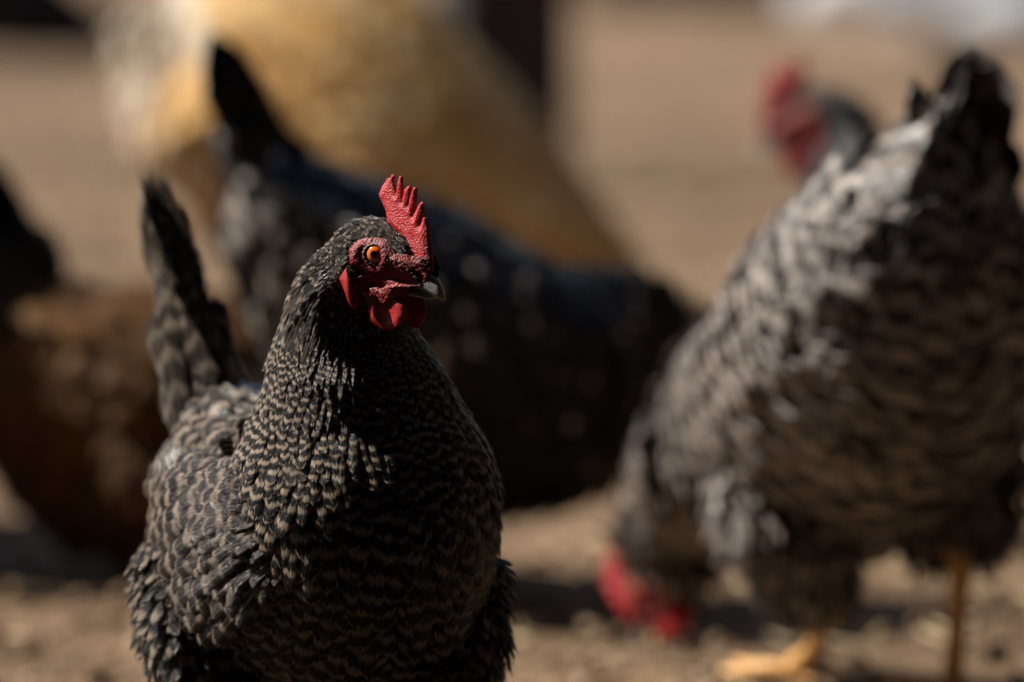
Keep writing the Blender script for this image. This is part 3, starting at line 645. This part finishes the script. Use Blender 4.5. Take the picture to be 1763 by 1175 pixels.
# ------------------------------------------------------------------ the hens
LOOK_MAIN = barred_look('barred', True); LOOK_MAIN['wshift'] = .004; LOOK_MAIN['covert'] = 1.0
hen('barred grey and black hen in sharp focus with upright red comb and orange eye', (-.100, 2.785, 0), math.radians(-65),
    [(.029, -.008, .360, .0290, .0270, .0230), (.020, -.004, .333, .0430, .039, .037), (.017, .002, .299, .0590, .048, .053), (.010, .007, .260, .0790, .054, .082),
     (-.012, .011, .228, .0870, .055, .098), (-.045, .012, .213, .0890, .068, .090), (-.09, .010, .219, .0820, .065, .085), (-.13, .006, .236, .062, .050, .070), (-.162, .002, .258, .040, .034, .046), (-.182, 0, .276, .016, .015, .018)],
    head_pos=(.061, .006, .3855), head_yaw=math.radians(23), head_pitch=math.radians(-1), look=LOOK_MAIN,
    wing=[(.050, .052, .232, .020, .0), (.025, .070, .224, .042, .006), (-.03, .080, .211, .052, .010), (-.09, .072, .213, .046, .010), (-.14, .052, .230, .028, .006), (-.17, .034, .245, .012, .003)],
    tail=dict(base=(-.165, 0, .262), tip=(-.252, -.026, .432), n=5, spread=.02, w=.025, coverts=40, lat=(.020, .004)),
    thigh=[((-.075, -.056, .158, .036), (-.050, -.050, .085, .016)), ((.0, .068, .152, .036), (.01, .052, .085, .016))],
    legs=[((-.045, -.052, .10), (-.055, -.052, .085), (-.03, -.05, .006), .1), ((.005, .052, .10), (0., .052, .085), (.03, .05, .006), -.1)], seed=3, fine=True, detail=1.1)

LOOK_R = barred_look('barred_pale', False)
LOOK_R['tdata'] = lambda rng, m: np.stack([rng.random(m), np.full(m, .22), rng.uniform(0, .45, m), rng.normal(.1, .2, m)], 1)
hen('barred hen bending forward to peck, tail raised, with yellow legs', (.247, 3.48, 0), math.radians(114),
    [(.182, .046, .078, .029, .028, .026), (.174, .041, .098, .037, .034, .034), (.158, .034, .125, .054, .042, .052), (.120, .012, .158, .092, .050, .088), (.068, 0, .186, .112, .040, .110), (.0, 0, .222, .120, .044, .116),
     (-.050, 0, .272, .110, .066, .108), (-.080, 0, .322, .076, .054, .070), (-.095, 0, .358, .028, .022, .026)],
    head_pos=(.198, .052, .054), head_yaw=math.radians(32), head_pitch=math.radians(50), head_scale=.92, look=LOOK_R,
    wing=[(.15, .050, .160, .026, .002), (.11, .084, .170, .048, .008), (.04, .100, .198, .056, .012), (-.015, .096, .234, .048, .012), (-.07, .062, .292, .032, .006), (-.095, .036, .325, .012, .003)],
    tail=dict(base=(-.080, -.008, .330), tip=(-.096, -.028, .430), n=6, spread=.12, w=.030, coverts=34, lat=(.028, .014)),
    thigh=[((-.02, -.062, .140, .050), (-.032, -.054, .100, .022)), ((.0, .050, .128, .052), (-.004, .026, .062, .016))],
    legs=[((-.032, -.054, .12), (-.042, -.054, .092), (-.032, -.054, .006), 0), ((-.002, .024, .085), (-.012, .022, .068), (.052, .016, .008), .2)], seed=5, detail=.70, size=1.12)

LOOK_S = solid_look('speckled', 'down_dark', 'leg_dark', .45)
def speck(k, kr, t, p, rng, m, ov): return np.stack([rng.random(m), np.full(m, .2), np.where(p[:, 0] < -.05, .6, .2), np.zeros(m)], 1)
LOOK_S['data'] = speck; LOOK_S['wdata'] = lambda s_, p, rng, m: speck(0, 0, 0, p, rng, m, 0)
hen('black hen flecked with white, tail high, behind the sharply focused barred hen', (-.060, 3.95, 0), math.radians(14),
    [(.192, 0, .208, .032, .030, .028), (.172, 0, .218, .048, .040, .064), (.138, 0, .216, .074, .052, .110), (.090, 0, .212, .092, .068, .135), (.035, 0, .220, .102, .080, .130), (-.03, 0, .250, .102, .084, .130),
     (-.085, 0, .292, .084, .066, .095), (-.12, 0, .330, .054, .042, .060), (-.14, 0, .355, .022, .020, .022)],
    head_pos=(.222, 0, .190), head_pitch=math.radians(35), look=LOOK_S,
    wing=[(.12, .055, .225, .020, .006), (.08, .078, .215, .048, .012), (.02, .096, .225, .060, .014), (-.05, .090, .255, .052, .012), (-.10, .058, .305, .030, .008), (-.13, .036, .335, .012, .004)],
    tail=dict(base=(-.115, 0, .335), tip=(-.180, 0, .470), n=5, spread=.08, w=.034, coverts=18),
    thigh=[((-.02, -.06, .13, .056), (.0, -.05, .07, .018)), ((-.03, .06, .13, .056), (-.01, .05, .07, .018))],
    legs=[((.0, -.05, .09), (-.01, -.05, .08), (.02, -.05, .006), 0), ((-.01, .05, .09), (-.02, .05, .08), (.0, .05, .006), 0)], seed=7, detail=.62, size=1.02)

LOOK_B = solid_look('buff', 'down_buff', 'leg', 1.0); LOOK_B['mat2'] = M['cream']; LOOK_B['sel2'] = lambda a: (a['p'][:, 0]+.4*(a['p'][:, 2]-.3) < -.095)
LOOK_B['tmat'] = M['cream']
def patchy(k, kr, t, p, rng, m, ov):
    q = np.sin(p[:, 0]*46+2*np.sin(p[:, 2]*31))*np.sin(p[:, 2]*52+p[:, 1]*35)
    return np.stack([rng.random(m), np.full(m, .2), np.clip(.9+.9*q, .1, 1.8), np.zeros(m)], 1)
LOOK_B['data'] = patchy; LOOK_B['wdata'] = lambda s_, p, rng, m: patchy(0, 0, 0, p, rng, m, 0)
hen('golden buff hen with pale fluffy rump, head lowered, behind the white-flecked black hen', (-.145, 5.38, 0), math.radians(-24),
    [(.235, 0, .105, .032, .030, .028), (.215, 0, .135, .044, .040, .042), (.175, 0, .170, .064, .052, .066), (.125, 0, .205, .086, .068, .090), (.07, 0, .245, .102, .080, .112), (.0, 0, .300, .108, .085, .135),
     (-.07, 0, .350, .100, .080, .130), (-.13, 0, .395, .075, .060, .095), (-.17, 0, .425, .035, .03, .04)],
    head_pos=(.262, 0, .072), head_pitch=math.radians(60), look=LOOK_B,
    wing=[(.16, .055, .19, .020, .006), (.11, .080, .20, .048, .012), (.05, .096, .235, .060, .014), (-.03, .096, .290, .056, .012), (-.09, .070, .345, .034, .008), (-.13, .046, .38, .014, .004)],
    tail=dict(base=(-.14, 0, .40), tip=(-.235, 0, .53), n=6, spread=.3, w=.045, coverts=30),
    thigh=[((-.12, -.07, .26, .090), (-.03, -.05, .10, .022)), ((-.13, .07, .26, .090), (-.04, .05, .10, .022))],
    legs=[((-.03, -.05, .12), (-.04, -.05, .10), (-.0, -.05, .006), 0), ((-.04, .05, .12), (-.05, .05, .10), (-.02, .05, .006), 0)], seed=9, detail=.55, size=1.2)

LOOK_K = solid_look('black', 'down_dark', 'leg_dark', .35)
hen('black hen standing alert with head up, behind the pecking barred hen', (.400, 4.36, 0), math.radians(166),
    [(.096, 0, .318, .042, .040, .034), (.086, 0, .285, .050, .050, .046), (.078, 0, .248, .060, .054, .060), (.066, 0, .212, .074, .052, .080), (.035, 0, .190, .088, .060, .090), (-.01, 0, .190, .092, .068, .088),
     (-.06, 0, .205, .080, .062, .080), (-.10, 0, .232, .056, .046, .060), (-.13, 0, .26, .024, .02, .024)],
    head_pos=(.130, 0, .350), head_pitch=math.radians(8), look=LOOK_K,
    wing=[(.09, .05, .215, .020, .006), (.06, .072, .205, .046, .012), (.0, .086, .195, .056, .014), (-.05, .078, .205, .048, .012), (-.10, .054, .225, .030, .008), (-.13, .034, .245, .012, .004)],
    tail=dict(base=(-.115, 0, .24), tip=(-.175, 0, .36), n=6, spread=.26, w=.036, coverts=20),
    thigh=[((-.02, -.055, .13, .046), (.0, -.05, .075, .018)), ((-.02, .055, .13, .046), (.0, .05, .075, .018))],
    legs=[((.0, -.05, .09), (-.01, -.05, .08), (.02, -.05, .006), 0), ((.0, .05, .09), (-.01, .05, .08), (.02, .05, .006), 0)], seed=11, detail=.6, size=1.08, head_scale=1.12)

LOOK_N = solid_look('brown', 'down_brown', 'leg', 1.0); LOOK_N['tmat'] = M['black']
hen('dark red-brown hen with black tail crouching low on the ground', (-.285, 4.13, -.015), math.radians(-6),
    [(.200, 0, .115, .032, .030, .028), (.180, 0, .135, .044, .040, .042), (.145, 0, .140, .064, .048, .070), (.10, 0, .140, .084, .060, .095), (.05, 0, .145, .100, .072, .118), (-.01, 0, .150, .104, .080, .128),
     (-.06, 0, .165, .092, .070, .112), (-.10, 0, .190, .064, .050, .075), (-.125, 0, .212, .026, .022, .026)],
    head_pos=(.232, 0, .095), head_pitch=math.radians(45), look=LOOK_N,
    wing=[(.14, .055, .15, .020, .006), (.10, .078, .14, .048, .012), (.04, .096, .145, .060, .014), (-.03, .092, .155, .052, .012), (-.08, .064, .185, .032, .008), (-.11, .040, .205, .012, .004)],
    tail=dict(base=(-.10, 0, .215), tip=(-.150, 0, .335), n=7, spread=.5, w=.046, coverts=24, lat=(.034, .060)),
    thigh=[((.0, -.06, .09, .060), (.02, -.055, .04, .03)), ((-.01, .06, .09, .060), (.01, .055, .04, .03))],
    legs=[((.02, -.055, .06), (-.01, -.055, .045), (.03, -.055, .02), 0), ((.01, .055, .06), (-.02, .055, .045), (.02, .055, .02), 0)], seed=13, detail=.6, size=1.15)

# ------------------------------------------------------------------ added plank roof and walls, out of view, blocking sky and bounce light
M['old_wood'] = plain('weathered_wood', (0.012, 0.009, 0.007), (0.032, 0.024, 0.018), 9, .85, .2, .4, .004)  # very dark tone for the added blockers, to cut bounced light
def box(name, lo, hi, mat, parent=None, bev=.004):
    bm = bmesh.new(); bmesh.ops.create_cube(bm, size=1.0)
    for v in bm.verts: v.co = Vector([lo[i]+(v.co[i]+.5)*(hi[i]-lo[i]) for i in range(3)])
    bmesh.ops.bevel(bm, geom=list(bm.edges), offset=bev, segments=1, affect='EDGES')
    me = bpy.data.meshes.new(name); bm.to_mesh(me); bm.free(); me.materials.append(mat)
    return link(bpy.data.objects.new(name, me), parent)
sh = thing('shelter', 'dark weathered timber shelter with plank walls and flat roof', 'shelter', (.4, 1.0, 0))
for i in range(25): box('wall_plank', (-4.7+.25*i, -2.02, 0), (-4.7+.25*i+.244, -1.99, 2.5), M['old_wood'], sh)
for i in range(17): box('wall_plank', (-4.72, -2.0+.25*i, 0), (-4.69, -2.0+.25*i+.244, 2.1), M['old_wood'], sh)
for i in range(44): box('wall_plank', (1.40, -2.0+.25*i, 0), (1.43, -2.0+.25*i+.244, 3.2), M['old_wood'], sh)
for i in range(16): box('roof_plank', (-4.6, -2.1+.25*i, 2.10), (1.5, -2.1+.25*i+.244, 2.13), M['old_wood'], sh)
for x, y in ((-4.5, 1.8), (1.33, 1.8), (-4.5, -1.9)): box('post', (x-.05, y-.05, 0), (x+.05, y+.05, 2.10), M['old_wood'], sh)

# ------------------------------------------------------------------ things standing about the yard
M['post'] = plain('dark_post_wood', (0.020, 0.016, 0.015), (0.045, 0.038, 0.035), 14, .85, .2, .5, .004)
M['steel'] = plain('galvanised_steel', (0.24, 0.24, 0.25), (0.36, 0.36, 0.38), 30, .45, .5, .1, .001)
M['bark'] = plain('dark_bark', (0.012, 0.009, 0.007), (0.035, 0.026, 0.02), 20, .95, .1, .8, .02)
M['stone'] = plain('pale_stone', (0.36, 0.37, 0.37), (0.52, 0.53, 0.53), 6, .85, .25, .5, .01)
M['straw'] = plain('straw', (0.45, 0.33, 0.17), (0.62, 0.50, 0.30), 40, .6, .3, .1, .001)
M['chip'] = plain('wood_chip', (0.10, 0.065, 0.04), (0.34, 0.24, 0.16), 25, .85, .2, .3, .001)

g = px_to_ground(865, 330)
po = thing('fence_post', 'thick dark timber post behind the golden buff hen', 'post', (g.x, g.y, 0), .2)
wd = 150/S_at(g.y)/2*1.35
box('post_shaft', (-wd, -wd, -.1), (wd, wd, 1.35), M['post'], po, .012)
box('post_cap', (-wd-.012, -wd-.012, 1.35), (wd+.012, wd+.012, 1.385), M['post'], po, .006)
g = px_to_ground(362, 428)
po = thing('metal_post', 'slim grey galvanised post beside the pale rump of the buff hen', 'post', (g.x, g.y, 0))
v_, f_ = tube_np([(0, 0, -.05), (0, 0, .3), (0, 0, .62)], [.021]*3, 20); mesh_np('post_tube', v_, f_, M['steel'], po)
v_, f_ = tube_np([(0, 0, .615), (0, 0, .635), (0, 0, .645)], [.024, .024, .012], 20); mesh_np('post_cap', v_, f_, M['steel'], po)

def lump(name, label, cat, loc, rx, ry, rz_, mat, seed, rot=0.):
    rng = np.random.default_rng(seed); bm = bmesh.new(); bmesh.ops.create_icosphere(bm, subdivisions=4, radius=1.0)
    ph = rng.random((6, 3))*6; fr = rng.normal(0, 2.2, (6, 3))
    for v in bm.verts:
        c = np.array(v.co); k = 1+.07*sum(math.sin(fr[i] @ c+ph[i, 0]) for i in range(6))/2
        v.co = Vector((c[0]*rx*k, c[1]*ry*k, c[2]*rz_*k+rz_*.6))
    me = bpy.data.meshes.new(name); bm.to_mesh(me); bm.free(); me.materials.append(mat); me.polygons.foreach_set('use_smooth', np.ones(len(me.polygons), bool))
    o = link(bpy.data.objects.new(name, me)); o.location = loc; o.rotation_euler = (0, 0, rot); o['label'] = label; o['category'] = cat
    return o
# tree stump with roots, far back on the left
g = px_to_ground(50, 92)
st_ = thing('tree_stump', 'dark old tree stump with spreading roots far back on the bare ground', 'stump', (g.x-.25, g.y, 0))
v_, f_ = tube_np([(0, 0, -.1), (0, 0, .06), (.01, 0, .2), (0, .01, .5), (0, 0, .72)], [.46, .40, .34, .31, .30], 28)
rr = np.random.default_rng(3); v_ = [Vector((p.x*(1+.08*math.sin(5*math.atan2(p.y, p.x))), p.y*(1+.08*math.sin(5*math.atan2(p.y, p.x)+1)), p.z)) for p in v_]
mesh_np('trunk', v_, f_, M['bark'], st_)
for a_ in (-.5, .3, 1.6, 2.9, 4.1):
    v_, f_ = tube_np([(.25*math.cos(a_), .25*math.sin(a_), .22), (.45*math.cos(a_), .45*math.sin(a_), .10), (.75*math.cos(a_+.2), .75*math.sin(a_+.2), .01)], [.12, .09, .03], 10); mesh_np('root', v_, f_, M['bark'], st_)
# far bands of shade built as solid logs, and pale stones beyond
def shade_log(label, p0, p1, r, mat, seed):
    p0, p1 = Vector(p0), Vector(p1); o = thing('log', label, 'log', (p0+p1)/2); L = p1-p0
    pts = [(-.5+i/7)*L for i in range(8)]; rng = np.random.default_rng(seed)
    pts = [p+Vector((0, 0, r*.85+rng.normal(0, .012))) for p in pts]
    v_, f_ = tube_np(pts, [r*rng.uniform(.9, 1.08) for _ in pts], 16); mesh_np('trunk', v_, f_, mat, o)
    q = pts[3]; v_, f_ = tube_np([q, q+Vector((.03, -.06, r*1.3)), q+Vector((.05, -.1, r*1.9))], [r*.35, r*.25, r*.18], 8); mesh_np('branch_stub', v_, f_, mat, o)
a0, a1 = px_to_ground(1010, 12), px_to_ground(1440, 14); shade_log('long dark log lying flat far back on the pale ground', (a0.x, a0.y+.5, 0), (a1.x, a1.y+.5, 0), .10, M['bark'], 1)
M['oldlog'] = plain('grey_brown_log', (0.11, 0.078, 0.055), (0.20, 0.145, 0.105), 14, .9, .15, .6, .01)  # brown tone of the tree shade, given to the slanting shape
a0, a1 = px_to_ground(1430, 70), px_to_ground(1640, 150); shade_log('brown weathered log slanting across the ground before the pale stones', (a0.x, a0.y, 0), (a1.x, a1.y, 0), .07, M['oldlog'], 2)
for i, (px, py, rx, rz_) in enumerate([(1500, 48, .30, .16), (1640, 40, .40, .20), (1745, 66, .22, .12)]):
    g = px_to_ground(px, py); lump('stone', ['flat pale grey stone beside the slanting brown log', 'broad pale grey stone, largest of the row behind the tails', 'small pale grey stone at the end of the row of stones'][i], 'stone', (g.x, g.y, 0), rx, .2, rz_, M['stone'], 20+i)
# cask added out of view to the left, only to shade the crouching hen
br = thing('barrel', 'old wooden barrel with iron hoops', 'barrel', (-1.02, 4.42, 0))
for i in range(20):
    a_ = 2*math.pi*i/20; V_, F_ = [], []
    for z_, r_ in ((0, .25), (.17, .285), (.34, .297), (.51, .285), (.68, .25)):
        for da, dr in ((-.152, 0), (.152, 0), (.152, -.02), (-.152, -.02)): V_.append(((r_+dr)*math.cos(a_+da), (r_+dr)*math.sin(a_+da), z_))
    for j in range(4):
        for k_ in range(4): F_.append((j*4+k_, j*4+(k_+1) % 4, (j+1)*4+(k_+1) % 4, (j+1)*4+k_))
    F_ += [(3, 2, 1, 0), (16, 17, 18, 19)]; mesh_np('stave', V_, F_, M['old_wood'], br, smooth=False)
v_, f_ = tube_np([(0, 0, .62), (0, 0, .64)], [.245, .245], 24); mesh_np('lid', v_, f_, M['old_wood'], br)
for z_ in (.11, .57):
    v_, f_ = tube_np([(0, 0, z_-.02), (0, 0, z_+.02)], [.276, .276], 32); mesh_np('hoop', v_, [x for x in f_ if len(x) == 4], M['steel'], br)

# litter: straw, chips and grit over the yard
def litter(name, label, cat, n, lmin, lmax, wr, mat, seed, ymax=14.):
    rng = np.random.default_rng(seed)
    y = 2.0+(ymax-2.0)*rng.random(n)**1.6; x = (rng.random(n)*2-1)*(.45+.14*y); an = rng.random(n)*math.pi; L = rng.uniform(lmin, lmax, n); W = L*wr*rng.uniform(.6, 1.4, n); H = W*.6
    d = np.stack([np.cos(an), np.sin(an), rng.normal(0, .12, n)], 1); e = np.stack([-np.sin(an), np.cos(an), rng.normal(0, .2, n)], 1)
    c = np.stack([x, y, .004+H*.3+rng.random(n)*.004], 1); up = np.array([0, 0, 1.])
    V = []
    for sx, sy, sz in ((-1, -1, 0), (1, -.7, 0), (1, .7, 0), (-1, 1, 0), (-.8, -.6, 1), (.9, -.5, 1), (.8, .6, 1), (-.9, .5, 1)):
        V.append(c+d*(L*.5*sx)[:, None]+e*(W*.5*sy)[:, None]+up*(H*sz)[:, None])
    V = np.stack(V, 1).reshape(-1, 3)
    F = np.array([(3, 2, 1, 0), (4, 5, 6, 7), (0, 1, 5, 4), (1, 2, 6, 5), (2, 3, 7, 6), (3, 0, 4, 7)])
    o = mesh_np(name, V, (F[None]+(np.arange(n)*8)[:, None, None]).reshape(-1, 4), mat, smooth=False, kind='stuff'); o['label'] = label; o['category'] = cat
litter('straw_litter', 'loose bits of straw strewn over the earth', 'straw', 5000, .015, .06, .06, M['straw'], 31)
litter('wood_chips', 'brown wood chips and crumbs scattered over the earth', 'wood chips', 8000, .005, .018, .5, M['chip'], 32)
litter('earth_clods', 'small clods of dry earth lying about', 'clods', 3500, .006, .018, .8, M['earth'], 33)

# dark sheet added out of view to cut light bouncing off the ground
M['damp'] = plain('damp_litter', (0.022, 0.016, 0.011), (0.050, 0.036, 0.025), 14, .95, .1, .6, .01)
rr = np.random.default_rng(8)
edge_ = [(-4.5, -1.9), (1.75, -1.9)]+[(1.75-6.25*i/40, 3.02+.10*math.sin(i*.9)+rr.normal(0, .06)) for i in range(41)]
xs_ = np.array([p[0] for p in edge_[2:]]); ys_ = np.array([p[1] for p in edge_[2:]])
cols_ = np.linspace(0, 1, 30); V_ = np.array([(x_, -1.9+(y_+1.9)*c_, .016) for x_, y_ in zip(xs_, ys_) for c_ in cols_])
V_[:, 2] += rr.normal(0, .002, len(V_))
I_ = np.arange(len(V_)).reshape(len(xs_), 30); mesh_np('litter_bed', V_, np.stack([I_[:-1, :-1], I_[:-1, 1:], I_[1:, 1:], I_[1:, :-1]], -1).reshape(-1, 4), M['damp'], kind='structure')
